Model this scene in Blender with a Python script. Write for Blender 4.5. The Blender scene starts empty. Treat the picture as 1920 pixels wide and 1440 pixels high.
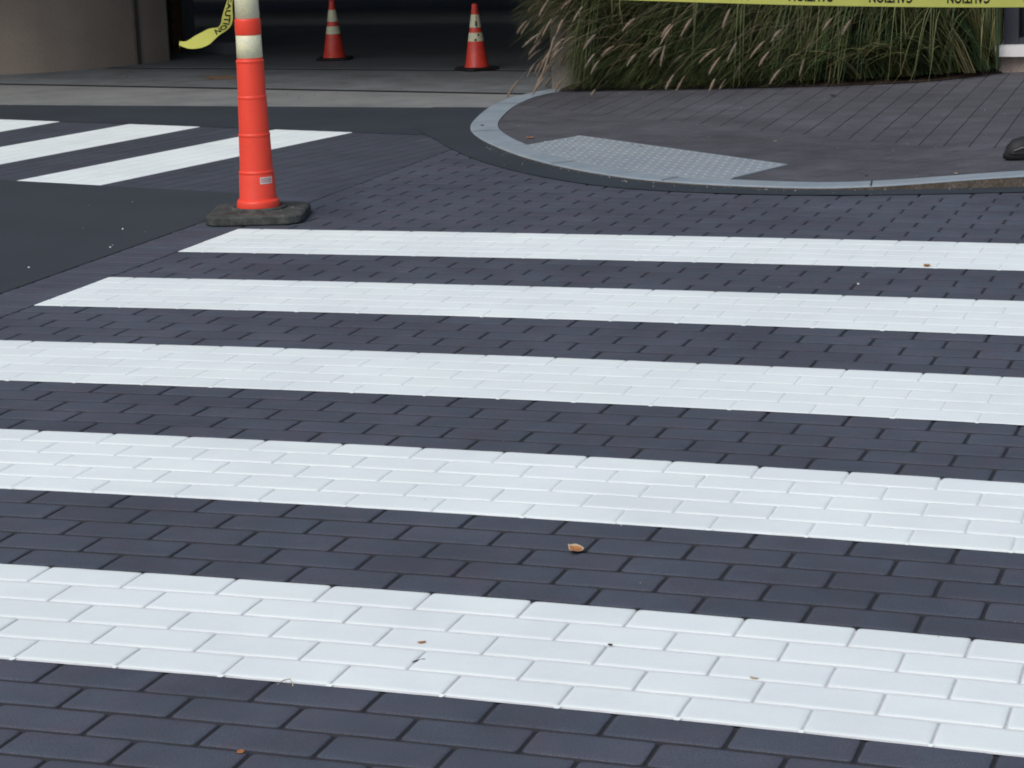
import bpy, bmesh, math, random
from mathutils import Vector, Matrix, noise
random.seed(7)
S = bpy.context.scene
COL = S.collection

# ------------------------------------------------------------------ camera
cam = bpy.data.cameras.new("camera"); co = bpy.data.objects.new("camera", cam); COL.objects.link(co)
CR = (0.94596301, 0.32242658, -0.03456999)      # right
CD = (0.04037885, -0.22289804, -0.97400514)     # down
CF = (-0.32175073, 0.91997694, -0.22387251)     # forward
CP = (2.14196866, -3.38047265, 1.36120682)
co.matrix_world = Matrix(((CR[0], -CD[0], -CF[0], CP[0]), (CR[1], -CD[1], -CF[1], CP[1]),
                          (CR[2], -CD[2], -CF[2], CP[2]), (0, 0, 0, 1)))
cam.sensor_width = 36; cam.lens = 4327.0167 / 1920 * 36
cam.clip_start = 0.05; cam.clip_end = 900
S.camera = co
# ------------------------------------------------------------------ light: overcast sky
w = bpy.data.worlds.new("World"); S.world = w; w.use_nodes = True
nt = w.node_tree; bg = nt.nodes["Background"]
sky = nt.nodes.new("ShaderNodeTexSky"); sky.sky_type = 'NISHITA'; sky.sun_disc = False
SUN_EL, SUN_AZ = math.radians(52), math.radians(200)
sky.sun_elevation = SUN_EL; sky.sun_rotation = SUN_AZ
sky.air_density = 1.0; sky.dust_density = 3.0; sky.ozone_density = 1.0
nt.links.new(sky.outputs[0], bg.inputs[0]); bg.inputs[1].default_value = 0.122
sd = bpy.data.lights.new("sun", 'SUN'); sd.energy = 1.5; sd.angle = math.radians(45); sd.color = (1.0, 0.985, 0.97)
so = bpy.data.objects.new("sun", sd); COL.objects.link(so)
dv = Vector((math.sin(SUN_AZ) * math.cos(SUN_EL), math.cos(SUN_AZ) * math.cos(SUN_EL), math.sin(SUN_EL)))
so.rotation_euler = dv.to_track_quat('Z', 'Y').to_euler(); so.location = (0, -5, 12)
S.view_settings.view_transform = 'Standard'; S.view_settings.look = 'None'
S.view_settings.exposure = 0.0; S.view_settings.gamma = 1
S.cycles.max_bounces = 8; S.cycles.diffuse_bounces = 6; S.cycles.filter_width = 1.9

# ------------------------------------------------------------------ materials
def mat(name, col, rough=0.8, var=0.12, scale=6.0, fine=0.1, fscale=400.0, bump=0.2, bscale=300.0, bdist=0.001,
        col2=None, isl=0.0, island=0.0, spec=0.35, trans=0.0, speck=None, metal=0.0, big=0.0):
    m = bpy.data.materials.new(name); m.use_nodes = True
    N = m.node_tree.nodes; L = m.node_tree.links; b = N["Principled BSDF"]
    tc = N.new("ShaderNodeTexCoord")
    def nz(sc, det=4, ro=0.6):
        n = N.new("ShaderNodeTexNoise"); n.inputs["Scale"].default_value = sc
        n.inputs["Detail"].default_value = det; n.inputs["Roughness"].default_value = ro
        L.new(tc.outputs["Object"], n.inputs["Vector"]); return n
    def ramp(src, a, bb, lo, hi):
        r = N.new("ShaderNodeMapRange"); r.inputs[1].default_value = a; r.inputs[2].default_value = bb
        r.inputs[3].default_value = lo; r.inputs[4].default_value = hi; L.new(src, r.inputs[0]); return r.outputs[0]
    def mul(c, f):
        v = N.new("ShaderNodeVectorMath"); v.operation = 'SCALE'; L.new(c, v.inputs[0]); L.new(f, v.inputs[3]); return v.outputs[0]
    rgb = N.new("ShaderNodeRGB"); rgb.outputs[0].default_value = (*col, 1); c = rgb.outputs[0]
    if col2:
        mx = N.new("ShaderNodeMix"); mx.data_type = 'RGBA'; mx.inputs[7].default_value = (*col2, 1)
        L.new(c, mx.inputs[6])
        if island:
            g = N.new("ShaderNodeNewGeometry"); L.new(g.outputs["Random Per Island"], mx.inputs[0])
        else:
            L.new(ramp(nz(scale * 1.7, 5).outputs[0], .42, .62, 0, 1), mx.inputs[0])
        c = mx.outputs[2]
    if var: c = mul(c, ramp(nz(scale).outputs[0], .3, .7, 1 - var, 1 + var))
    if big: c = mul(c, ramp(nz(big, 2).outputs[0], .3, .7, 1 - var, 1 + var))
    if isl:
        g2 = N.new('ShaderNodeNewGeometry'); c = mul(c, ramp(g2.outputs['Random Per Island'], 0, 1, 1 - isl, 1 + isl))
    if fine: c = mul(c, ramp(nz(fscale, 2).outputs[0], .3, .7, 1 - fine, 1 + fine))
    if speck:
        vo = N.new("ShaderNodeTexVoronoi"); vo.inputs["Scale"].default_value = speck[0]
        L.new(tc.outputs["Object"], vo.inputs["Vector"])
        mx = N.new("ShaderNodeMix"); mx.data_type = 'RGBA'; mx.inputs[7].default_value = (*speck[2], 1)
        L.new(ramp(vo.outputs["Distance"], speck[1], speck[1] * .6, 0, 1), mx.inputs[0]); L.new(c, mx.inputs[6]); c = mx.outputs[2]
    L.new(c, b.inputs["Base Color"])
    b.inputs["Roughness"].default_value = rough; b.inputs["Specular IOR Level"].default_value = spec
    b.inputs["Metallic"].default_value = metal
    if bump:
        bp = N.new("ShaderNodeBump"); bp.inputs["Strength"].default_value = bump; bp.inputs["Distance"].default_value = bdist
        L.new(nz(bscale, 3).outputs[0], bp.inputs["Height"]); L.new(bp.outputs[0], b.inputs["Normal"])
    if trans:
        t = N.new("ShaderNodeBsdfTranslucent"); L.new(c, t.inputs[0]); ms = N.new("ShaderNodeMixShader")
        ms.inputs[0].default_value = trans; L.new(b.outputs[0], ms.inputs[1]); L.new(t.outputs[0], ms.inputs[2])
        L.new(ms.outputs[0], N["Material Output"].inputs[0])
    return m

M = {}
M['brick'] = mat("coated_brick", (.071, .082, .104), .85, .12, 5, .42, 520, .45, 620, .0010, col2=(.078, .080, .101), speck=(190, .055, (.17, .17, .18)), big=1.1, spec=.2, isl=.07)
M['brick2'] = mat('coated_brick_far', (.060, .070, .086), .85, .10, 5, .28, 700, .35, 900, .0008, col2=(.062, .066, .082), big=1.1, spec=.2, isl=.05)
M['joint'] = mat("brick_joint", (.028, .029, .034), .85, .15, 20, .3, 500, .3)
M['joint2'] = mat('shallow_joint', (.042, .047, .056), .85, .15, 20, .3, 500, .3)
M['seam'] = mat('wall_joint', (.10, .085, .075), .9, .1, 9, 0, 100, 0)
M['walkbrick'] = mat("sidewalk_paver", (.080, .082, .092), .85, .18, 4, .50, 240, .4, 500, .001, col2=(.072, .071, .080), speck=(110, .12, (.22, .22, .22)), big=.8, isl=.08)
M['walkjoint'] = mat("sidewalk_joint", (.034, .034, .038), .9, .15, 20, .3, 500, .3)
M['paint'] = mat("white_road_paint", (.785, .855, .815), .8, .035, 2.2, .03, 260, .30, 500, .0006, col2=(.765, .82, .805), big=3, isl=.02)
M['paintjoint'] = mat("painted_joint", (.58, .60, .60), .7, .10, 25, .05, 300, .3)
M['paintjoint2'] = mat('thickly_painted_joint', (.70, .75, .73), .8, .10, 25, .05, 300, .3)
M['asphalt'] = mat("smooth_asphalt", (.035, .043, .051), .85, .14, 1.3, .45, 210, .7, 260, .002, speck=(130, .10, (.095, .10, .105)))
M['asphalt2'] = mat("gutter_asphalt", (.030, .039, .047), .85, .14, 2.0, .4, 210, .4, 420, .001)
M['ground'] = mat("ground_asphalt", (.05, .053, .056), .9, .1, 1.0, .2, 200, .3)
M['concrete'] = mat("apron_concrete", (.215, .22, .212), .85, .13, 2.2, .12, 160, .4, 200, .001, col2=(.18, .188, .186), speck=(45, .06, (.10, .09, .085)))
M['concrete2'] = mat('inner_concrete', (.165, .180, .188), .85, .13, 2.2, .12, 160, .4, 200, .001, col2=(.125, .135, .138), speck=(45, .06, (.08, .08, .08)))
M['filler'] = mat("joint_filler", (.008, .009, .010), .9, .1, 10, 0, 100, 0)
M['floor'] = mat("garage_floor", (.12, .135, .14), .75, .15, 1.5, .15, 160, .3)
M['curb'] = mat("granite_curb", (.23, .285, .315), .8, .10, 5, .18, 350, .4, 500, .001, col2=(.26, .30, .325))
M['curbface'] = mat("curb_face", (.11, .09, .07), .9, .3, 14, .4, 90, .6, 120, .003, speck=(60, .12, (.35, .3, .26)))
M['wall'] = mat("brown_concrete", (.285, .235, .190), .85, .07, 1.6, .08, 90, .25, 90, .001, col2=(.25, .208, .170))
M['pier'] = mat("tan_concrete", (.30, .27, .23), .85, .12, 3, .15, 90, .3)
M['plate'] = mat("warning_plate", (.27, .315, .34), .55, .07, 5, .08, 200, .2, col2=(.29, .32, .335), metal=0.0)
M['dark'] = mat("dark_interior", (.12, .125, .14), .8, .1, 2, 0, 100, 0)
M['orange'] = mat("orange_plastic", (.88, .066, .032), .42, .05, 9, .03, 200, .1, 200, .0006, spec=.45)
M['cone'] = mat("cone_plastic", (.74, .060, .035), .38, .14, 18, .1, 120, .15, 90, .001, spec=.5)
M['rubber'] = mat("black_rubber", (.040, .043, .040), .75, .35, 14, .2, 120, .5, 90, .002, col2=(.075, .08, .07))
M['conebase'] = mat("cone_base_rubber", (.012, .012, .013), .7, .2, 10, .1)
M['yellow'] = mat("caution_tape_plastic", (.88, .88, .20), .35, .05, 9, 0, 100, .1, 40, .002, trans=.3)
M['ink'] = mat("tape_ink", (.018, .018, .010), .5, 0, 1, 0, 1, 0)
M['grass'] = mat("grass_blades", (.235, .240, .098), .6, .25, 3, 0, 1, 0, col2=(.075, .125, .046), island=1, trans=.12)
M['grass2'] = mat("deep_green_blades", (.080, .135, .052), .6, .25, 3, 0, 1, 0, col2=(.012, .028, .012), island=1, trans=.12)
M['grass3'] = mat("olive_blades", (.30, .255, .125), .6, .25, 3, 0, 1, 0, col2=(.085, .088, .038), island=1, trans=.12)
M['plume'] = mat("seed_plume", (.30, .22, .155), .9, .2, 30, .2, 500, 0, col2=(.24, .20, .15), island=1, trans=.2)
M['mulch'] = mat("mulch", (.055, .030, .020), .95, .4, 30, .4, 160, .8, 90, .02, col2=(.03, .02, .014))
M['stone'] = mat("tan_stone", (.36, .29, .245), .9, .22, 14, .2, 90, .5, 40, .004)
M['sill'] = mat("pale_sill", (.80, .78, .76), .6, .05, 6, .03, 100, .1)
M['frame'] = mat("dark_frame", (.035, .04, .05), .4, .05, 6, 0, 100, 0)
M['glass'] = mat("dark_glass", (.008, .010, .012), .12, .02, 6, 0, 100, 0, spec=.5)
M['steel'] = mat("rusty_steel", (.085, .045, .025), .7, .4, 14, .2, 60, .4)
M['sticker'] = mat("white_sticker", (.75, .70, .66), .5, .05, 9, 0, 100, 0)
M['redink'] = mat("red_ink", (.45, .12, .09), .5, 0, 1, 0, 1, 0)
M['leaf'] = mat("dry_leaf", (.50, .18, .060), .7, .25, 60, .2, 400, .5, 200, .001, trans=.2, col2=(.44, .22, .08))
M['leafrim'] = mat("pale_dry_leaf", (.52, .40, .26), .7, .25, 60, .2, 400, .4, 200, .001)
M['darkbit'] = mat("dark_debris", (.05, .03, .022), .9, .2, 60, .2, 400, .2)
M['shoe'] = mat("black_shoe_leather", (.016, .016, .018), .6, .1, 20, .1, 300, .2)
M['sole'] = mat("black_sole", (.010, .010, .010), .6, .1, 20, .1, 300, .2)
M['side_line'] = mat("grey_line", (.16, .14, .13), .5, .1, 20, 0, 300, 0)
M['sprayed'] = mat("orange_spray", (.20, .135, .085), .9, .3, 14, .3, 60, .2)
M['building'] = mat("building_facade", (.28, .26, .24), .85, .1, 1.5, .1, 60, .3)

def refl_mat():
    m = bpy.data.materials.new("reflective_sheeting"); m.use_nodes = True
    N = m.node_tree.nodes; L = m.node_tree.links; b = N["Principled BSDF"]
    tc = N.new("ShaderNodeTexCoord"); 
    vo = N.new("ShaderNodeTexVoronoi"); vo.feature = 'DISTANCE_TO_EDGE'; vo.inputs["Scale"].default_value = 130
    L.new(tc.outputs["Object"], vo.inputs["Vector"])
    nz = N.new("ShaderNodeTexNoise"); nz.inputs["Scale"].default_value = 22; nz.inputs["Detail"].default_value = 5; L.new(tc.outputs["Object"], nz.inputs["Vector"])
    mx = N.new("ShaderNodeMix"); mx.data_type = 'RGBA'; mx.inputs[6].default_value = (.84, .79, .50, 1); mx.inputs[7].default_value = (.72, .72, .50, 1)
    r = N.new("ShaderNodeMapRange"); r.inputs[1].default_value = .35; r.inputs[2].default_value = .62; L.new(nz.outputs[0], r.inputs[0]); L.new(r.outputs[0], mx.inputs[0])
    v = N.new("ShaderNodeVectorMath"); v.operation = 'SCALE'; r2 = N.new("ShaderNodeMapRange"); r2.inputs[1].default_value = 0; r2.inputs[2].default_value = .12; r2.inputs[3].default_value = .8; r2.inputs[4].default_value = 1.05
    L.new(vo.outputs["Distance"], r2.inputs[0]); L.new(mx.outputs[2], v.inputs[0]); L.new(r2.outputs[0], v.inputs[3]); L.new(v.outputs[0], b.inputs["Base Color"])
    b.inputs["Roughness"].default_value = .42; b.inputs["Metallic"].default_value = 0.0
    bp = N.new("ShaderNodeBump"); bp.inputs["Strength"].default_value = .35; bp.inputs["Distance"].default_value = .001
    L.new(vo.outputs["Distance"], bp.inputs["Height"]); L.new(bp.outputs[0], b.inputs["Normal"])
    return m
M['refl'] = refl_mat()

# ------------------------------------------------------------------ helpers
class MB:
    def __init__(s): s.v = []; s.f = []; s.m = []; s.sm = []
    def add(s, verts, faces, mi=0, smooth=False):
        o = len(s.v); s.v += [tuple(p) for p in verts]
        s.f += [tuple(i + o for i in f) for f in faces]; s.m += [mi] * len(faces); s.sm += [smooth] * len(faces)
    def build(s, name, mats, parent=None, loc=None):
        me = bpy.data.meshes.new(name)
        vv = s.v
        if loc is not None: vv = [(p[0] - loc[0], p[1] - loc[1], p[2] - loc[2]) for p in vv]
        me.from_pydata(vv, [], s.f)
        if not isinstance(mats, (list, tuple)): mats = [mats]
        for m in mats: me.materials.append(m)
        me.polygons.foreach_set("material_index", s.m); me.polygons.foreach_set("use_smooth", s.sm); me.update()
        o = bpy.data.objects.new(name, me); COL.objects.link(o)
        if loc is not None: o.location = loc
        if parent: o.parent = parent
        return o
    def box(s, x0, x1, y0, y1, z0, z1, mi=0):
        s.add([(x0, y0, z0), (x1, y0, z0), (x1, y1, z0), (x0, y1, z0), (x0, y0, z1), (x1, y0, z1), (x1, y1, z1), (x0, y1, z1)],
              [(0, 3, 2, 1), (4, 5, 6, 7), (0, 1, 5, 4), (1, 2, 6, 5), (2, 3, 7, 6), (3, 0, 4, 7)], mi)
    def poly(s, pts, z, mi=0): s.add([(p[0], p[1], z) for p in pts], [tuple(range(len(pts)))], mi)
    def prism(s, pts, z0, z1, mi=0, mtop=None):
        n = len(pts); s.add([(p[0], p[1], z0) for p in pts] + [(p[0], p[1], z1) for p in pts],
              [(i, (i + 1) % n, n + (i + 1) % n, n + i) for i in range(n)], mi)
        s.add([(p[0], p[1], z1) for p in pts], [tuple(range(n))], mi if mtop is None else mtop)
        s.add([(p[0], p[1], z0) for p in pts], [tuple(range(n))[::-1]], mi)
    def lathe(s, prof, n=40, cx=0, cy=0, mi=0, smooth=True, cap=False):
        vs = []; 
        for r, z in prof: vs += [(cx + r * math.cos(2 * math.pi * k / n), cy + r * math.sin(2 * math.pi * k / n), z) for k in range(n)]
        fs = [(i * n + k, i * n + (k + 1) % n, (i + 1) * n + (k + 1) % n, (i + 1) * n + k) for i in range(len(prof) - 1) for k in range(n)]
        if cap: fs.append(tuple((len(prof) - 1) * n + k for k in range(n)))
        s.add(vs, fs, mi, smooth)
    def tube(s, pts, r, n=6, mi=0):
        vs = []
        for i, p in enumerate(pts):
            p = Vector(p); a = Vector(pts[max(i - 1, 0)]); b = Vector(pts[min(i + 1, len(pts) - 1)])
            t = (b - a).normalized(); u = t.orthogonal().normalized(); w_ = t.cross(u)
            rr = r[i] if isinstance(r, (list, tuple)) else r
            vs += [p + (u * math.cos(2 * math.pi * k / n) + w_ * math.sin(2 * math.pi * k / n)) * rr for k in range(n)]
        s.add(vs, [(i * n + k, i * n + (k + 1) % n, (i + 1) * n + (k + 1) % n, (i + 1) * n + k) for i in range(len(pts) - 1) for k in range(n)], mi, True)

def tag(o, label=None, cat=None, group=None, kind=None):
    if label: o['label'] = label
    if cat: o['category'] = cat
    if group: o['group'] = group
    if kind: o['kind'] = kind
    return o
def empty(name, loc):
    o = bpy.data.objects.new(name, None); o.empty_display_size = .1; COL.objects.link(o); o.location = loc; return o

# ------------------------------------------------------------------ paving cells
def clip(poly, nx, ny, d):            # keep nx*x+ny*y>=d
    out = []
    for i in range(len(poly)):
        a = poly[i]; b = poly[(i + 1) % len(poly)]
        da = nx * a[0] + ny * a[1] - d; db = nx * b[0] + ny * b[1] - d
        if da >= 0: out.append(a)
        if (da > 0 and db < 0) or (da < 0 and db > 0):
            t = da / (da - db); out.append((a[0] + (b[0] - a[0]) * t, a[1] + (b[1] - a[1]) * t))
    res = []
    for p in out:
        if not res or math.hypot(p[0] - res[-1][0], p[1] - res[-1][1]) > .002: res.append(p)
    if len(res) > 2 and math.hypot(res[0][0] - res[-1][0], res[0][1] - res[-1][1]) < .002: res.pop()
    return res
def area(p): return .5 * sum(p[i][0] * p[(i + 1) % len(p)][1] - p[(i + 1) % len(p)][0] * p[i][1] for i in range(len(p)))
def inset(poly, d):
    n = len(poly); out = []
    for i in range(n):
        p0, p1, p2 = poly[i - 1], poly[i], poly[(i + 1) % n]
        a = Vector((p1[0] - p0[0], p1[1] - p0[1])).normalized(); b = Vector((p2[0] - p1[0], p2[1] - p1[1])).normalized()
        na = Vector((-a.y, a.x)); nb = Vector((-b.y, b.x)); m_ = na + nb
        k = max(m_.dot(na), .35); q = Vector(p1) + m_ * (d / k); out.append((q.x, q.y))
    return out
def rounded(poly, r, k=3):
    n = len(poly); out = []
    for i in range(n):
        p0, p1, p2 = Vector(poly[i - 1]), Vector(poly[i]), Vector(poly[(i + 1) % n])
        a = (p0 - p1); b = (p2 - p1); ra = min(r, a.length * .45); rb = min(r, b.length * .45)
        A = p1 + a.normalized() * ra; B = p1 + b.normalized() * rb
        for j in range(k):
            t = j / (k - 1); q = A * (1 - t) ** 2 + p1 * 2 * t * (1 - t) + B * t * t; out.append((q.x, q.y))
    return out
def cell(mb, poly, rings, warp=lambda x, y: (x, y), z0=0.0, mtop=0, mjoint=1, zf=None, ragged=False, smooth_z=False):
    """rings: (inset, z, corner radius). outermost first; last ring is capped"""
    if area(poly) < 0: poly = poly[::-1]
    if area(poly) < 6e-4: return
    A = area(poly); per = sum(math.hypot(poly[i][0] - poly[i - 1][0], poly[i][1] - poly[i - 1][1]) for i in range(len(poly)))
    lim = .6 * A / per; sc = min(1, lim / rings[-1][0])
    k = 3; vs = []; dz = 0 if smooth_z else random.uniform(-.0004, .0004); seg_ = [max(1, int(math.dist(poly[i], poly[(i + 1) % len(poly)]) / .042)) if ragged else 1 for i in range(len(poly))]
    n = len(poly) * k + sum(q - 1 for q in seg_)
    for j, (d, z, r) in enumerate(rings):
        rp = rounded(inset(poly, d * sc) if d else poly, max(r * sc, .0006), k); full = []
        for i in range(len(poly)):
            full += rp[i * k:(i + 1) * k]; a_ = rp[i * k + k - 1]; b_ = rp[((i + 1) % len(poly)) * k]
            for q in range(1, seg_[i]):
                t = q / seg_[i]; full.append((a_[0] + (b_[0] - a_[0]) * t, a_[1] + (b_[1] - a_[1]) * t))
        for (x, y) in full:
            X, Y = warp(x, y)
            if ragged:
                nv = noise.noise_vector(Vector((X * 45, Y * 45, 0))); X += nv.x * .0014; Y += nv.y * .0014
            vs.append((X, Y, z0 + z + (dz if j > 1 else 0) + (zf(X, Y) if zf else 0)))
    nr = len(rings)
    for j in range(nr - 1):
        mb.add([], [], 0)
        o = 0
    o = len(mb.v); mb.v += vs
    for j in range(nr - 1):
        mi = mjoint if j < 2 else mtop
        for i in range(n):
            mb.f.append((o + j * n + i, o + j * n + (i + 1) % n, o + (j + 1) * n + (i + 1) % n, o + (j + 1) * n + i)); mb.m.append(mi); mb.sm.append(j >= 1)
    mb.f.append(tuple(o + (nr - 1) * n + i for i in range(n))); mb.m.append(mtop); mb.sm.append(False)

WT = [[[.0024, -.0043], [-.0052, .0562], [.0098, -.0993]], [[-.0034, -.0003], [-.0055, .0473], [.0103, -.0939]], [[-.0009, .0162], [-.0056, .0385], [.0107, -.0883]],
      [[-.0071, .015], [-.0059, .0299], [.011, -.0825]], [[.0007, .017], [-.0074, .0233], [.0108, -.0758]], [[-.0002, .0035], [-.0083, .0181], [.0101, -.0682]],
      [[.0021, .0143], [-.0088, .0149], [.0092, -.06]], [[.0003, .0011], [-.0093, .0119], [.0083, -.0515]], [[.0022, -.0004], [-.0105, .0092], [.0075, -.0433]]]
KN = [0, 5, 10, 15, 20, 25, 30, 35, 45]
BL, BW = .2032, .1016
def warp1(x, y):                       # the rows were laid slightly bowed and uneven
    u = min(max(x / BL, -9), 10); v = min(max(y / BW, 0), 45)
    for k in range(8):
        if KN[k] <= v <= KN[k + 1]:
            t = (v - KN[k]) / (KN[k + 1] - KN[k]); break
    dx = dy = 0
    for j in range(3):
        p = (u / 10) ** j
        dx += p * (WT[k][j][0] * (1 - t) + WT[k + 1][j][0] * t); dy += p * (WT[k][j][1] * (1 - t) + WT[k + 1][j][1] * t)
    return x + dx, y + dy
RP2 = [(0, -.0010, 0), (.0008, -.0009, .002), (.0020, .0000, .003), (.0048, .0006, .007), (.014, .0008, .012)]
RB2 = [(0, -.0035, 0), (.0016, -.0032, .003), (.0034, -.0012, .005), (.0065, -.0002, .009), (.012, 0, .010)]
RPM = [(0, -.0025, 0), (.0011, -.0022, .002), (.0024, -.0006, .004), (.0055, .0006, .008), (.011, .0010, .011)]
jit = lambda a: random.uniform(-a, a)
RB = [(0, -.0058, 0), (.0024, -.0050, .004), (.0044, -.0018, .009), (.0075, -.0003, .014), (.015, 0, .016)]
RP = [(0, -.0032, 0), (.0012, -.0028, .002), (.0026, -.0008, .004), (.0060, .0006, .009), (.012, .0010, .012)]

bricks = MB(); bars1 = {k: MB() for k in range(5)}
XL, XLS, XR = -1.712, -1.935, 4.2
for r in range(-14, 60):
    bar = r // 10 if (r % 10) < 5 and 0 <= r < 50 else None
    off = 0 if r % 2 == 0 else .5
    for c in range(-12, 23):
        x0 = (c + off) * BL; P = [(x0, r * BW), (x0 + BL, r * BW), (x0 + BL, r * BW + BW), (x0, r * BW + BW)]
        P = clip(P, 1, 0, XL - warp1(XL, r * BW)[0] + XL)
        if len(P) < 3: continue
        P = clip(P, -1, 0, -XR)
        if len(P) < 3: continue
        if bar is None: cell(bricks, P, RB, warp1, ragged=r < 32)
        else:
            cell(bars1[bar], P, RP if bar == 0 else (RPM if bar == 1 else RP2), warp1, ragged=True)
            if r % 10 == 4 and x0 > XL + .02:
                X, Y = warp1(x0, (r + 1) * BW); w2 = random.uniform(.011, .018); h2 = random.uniform(.012, .020)
                bricks.add([(X - w2, Y - .0003, .0014), (X - w2 * .40, Y - h2 * .32, .0022), (X, Y - h2, .0018), (X + w2 * .40, Y - h2 * .32, .0022), (X + w2, Y - .0003, .0014), (X, Y + .003, .0008)], [(0, 1, 2, 3, 4, 5)], 1)
            if r % 10 == 0 and x0 > XL + .02 and random.random() < .9:     # paint that ran down the cross joint
                X, Y = warp1(x0, r * BW); a_ = random.uniform(.005, .009); b_ = random.uniform(.004, .009)
                bars1[bar].add([(X - a_, Y + .004, .0006), (X + a_, Y + .004, .0006), (X + a_ * .8, Y - .002, -.001), (X + random.uniform(-.003, .003), Y - b_, -.0035), (X - a_ * .8, Y - .002, -.001)], [(4, 3, 2, 1, 0)], 0)
    # rows meeting the far end of the field above row 60 lie under the gutter and kerb
for r in range(60, 74):
    off = 0 if r % 2 == 0 else .5
    for c in range(-12, 1):
        x0 = (c + off) * BL; P = clip([(x0, r * BW), (x0 + BL, r * BW), (x0 + BL, r * BW + BW), (x0, r * BW + BW)], 1, 0, XL - warp1(XL, 4.6)[0] + XL)
        if len(P) >= 3: cell(bricks, P, RB, warp1)
# soldier course along the left edge of the near crossing
XE = warp1(XL - warp1(XL, 2)[0] + XL, 2)[0]
RS = [(0, -.0065, 0), (.002, -.0058, .003), (.004, -.0022, .005), (.006, -.0004, .008), (.012, 0, .010)]
y = -1.5
while y < 5.46:
    cell(bricks, [(XLS, y), (XE, y), (XE, y + BW), (XLS, y + BW)], RS); y += BW
# far crossing pattern, in its own frame
O2 = Vector((-2.48, 7.51)); e1 = Vector((.2058, .9786)); e2 = Vector((-.9786, .2058))
bars2 = {k: MB() for k in range(4)}; bricks2 = MB()
LEN2 = 1.965
for r in range(-14, 45):
    k = r // 10 if (r % 10) < 5 and 0 <= r < 40 else None
    off = 0 if r % 2 == 0 else .5
    for c in range(-11, 1):
        a0 = (c + off) * BL
        P = [(a0, r * BW * .97), (a0 + BL, r * BW * .97), (a0 + BL, (r + 1) * BW * .97), (a0, (r + 1) * BW * .97)]
        P = clip(P, 1, 0, -LEN2 - (0 if r < 0 else 0)); 
        if len(P) < 3: continue
        P = clip(P, -1, 0, 0.0)
        if len(P) < 3: continue
        Q = []
        for a, b in P:
            q = O2 + e1 * a + e2 * b; Q.append((q.x, q.y))
        Q = clip(Q, -1, 0, -XE)
        if len(Q) < 3: continue
        if k is None: cell(bricks2, Q, RB2, mjoint=1)
        else: cell(bars2[k], Q, RP2, smooth_z=True)
tag(bricks.build("brick_paving", [M['brick'], M['joint']]), kind='structure')
tag(bricks2.build("brick_paving", [M['brick2'], M['joint2']]), kind='structure')

L1 = ["white painted crossing bar nearest the camera, its bricks showing largest",
      "second white crossing bar from the camera, just beyond the orange leaf",
      "white crossing bar third from the camera, the middle of the five long ones",
      "white crossing bar with a pointed left end, second one in front of the orange delineator",
      "farthest and thinnest long white bar, just in front of the delineator's rubber base"]
for k in range(5):
    tag(bars1[k].build("crosswalk_bar", [M['paint'], M['paintjoint' if k == 0 else 'paintjoint2']]), L1[k], "crosswalk bar", "white bars of the near brick crossing")
L2 = ["slanting white bar running behind the orange delineator, closest of the far crossing",
      "slanting white bar in the middle of the far crossing, left of the delineator",
      "white bar tip at the left picture edge, farthest bar seen of the far crossing", None]
for k in range(3):
    tag(bars2[k].build("crosswalk_bar", [M['paint'], M['paintjoint']]), L2[k], "crosswalk bar", "slanting white bars of the far crossing")

# ------------------------------------------------------------------ ground, asphalt, apron
g = MB(); g.poly([(-400, -400), (400, -400), (400, 400), (-400, 400)], -.06)
tag(g.build("ground", M['ground']), kind='structure')
def q2(a, b): q = O2 + e1 * a + e2 * b; return (q.x, q.y)
a = MB()
def sub_poly(mb, pts, z): mb.poly(pts, z)
B1 = q2(-LEN2, -1.2); B2 = q2(-LEN2, 6)
t_ = (XLS - B1[0]) / (B2[0] - B1[0]); ym = B1[1] + t_ * (B2[1] - B1[1])
a.poly([(XLS, -1.5), (XLS, ym), B2, (B2[0], -1.5)][::-1], 0)                 # smooth asphalt left of the near crossing
T1 = q2(0, -.95); T2 = q2(0, 4.36)
tb = MB(); tb.poly([T1, (-1.3, 7.38), (-1.3, 8.9), (-9, 8.9), T2], .0005)
tag(tb.build('asphalt_band', M['asphalt2']), kind='structure')               # dark band before the apron
a.poly([q2(0, 4.36), (-9, 8.9), (-40, 8.9), (-40, -1.5), (B2[0], -1.5), B2, q2(-LEN2, 4.36)], -.001)
a.poly([(-40, -40), (40, -40), (40, -1.43), (-40, -1.43)], -.002)
a.poly([(4.2, -1.43), (40, -1.43), (40, 6.2), (4.2, 6.2)], -.002)
tag(a.build("asphalt_road", M['asphalt']), kind='structure')

def catmull(P, n=8):
    P = [Vector(p) for p in P]; out = []
    for i in range(len(P) - 1):
        p0 = P[max(i - 1, 0)]; p1 = P[i]; p2 = P[i + 1]; p3 = P[min(i + 2, len(P) - 1)]
        for j in range(n):
            t = j / n; out.append(.5 * ((2 * p1) + (p2 - p0) * t + (2 * p0 - 5 * p1 + 4 * p2 - p3) * t * t + (3 * p1 - p0 - 3 * p2 + p3) * t ** 3))
    out.append(P[-1]); return out
OUT = [(-2.06, 9.50), (-2.12, 9.25), (-2.15, 9.00), (-2.11, 8.55), (-1.99, 7.98), (-1.88, 7.62), (-1.735, 7.31), (-1.53, 6.97), (-1.25, 6.58), (-.92, 6.22), (-.56, 5.94),
       (-.24, 5.80), (.06, 5.735), (.30, 5.72), (.62, 5.76), (1.08, 5.87), (1.6, 5.98), (2.6, 6.1), (4.5, 6.15)]
outer = catmull(OUT, 6)
def offset(line, d):
    res = []
    for i, p in enumerate(line):
        t = (line[min(i + 1, len(line) - 1)] - line[max(i - 1, 0)]).normalized(); res.append(p + Vector((-t.y, t.x)) * d)
    return res
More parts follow.
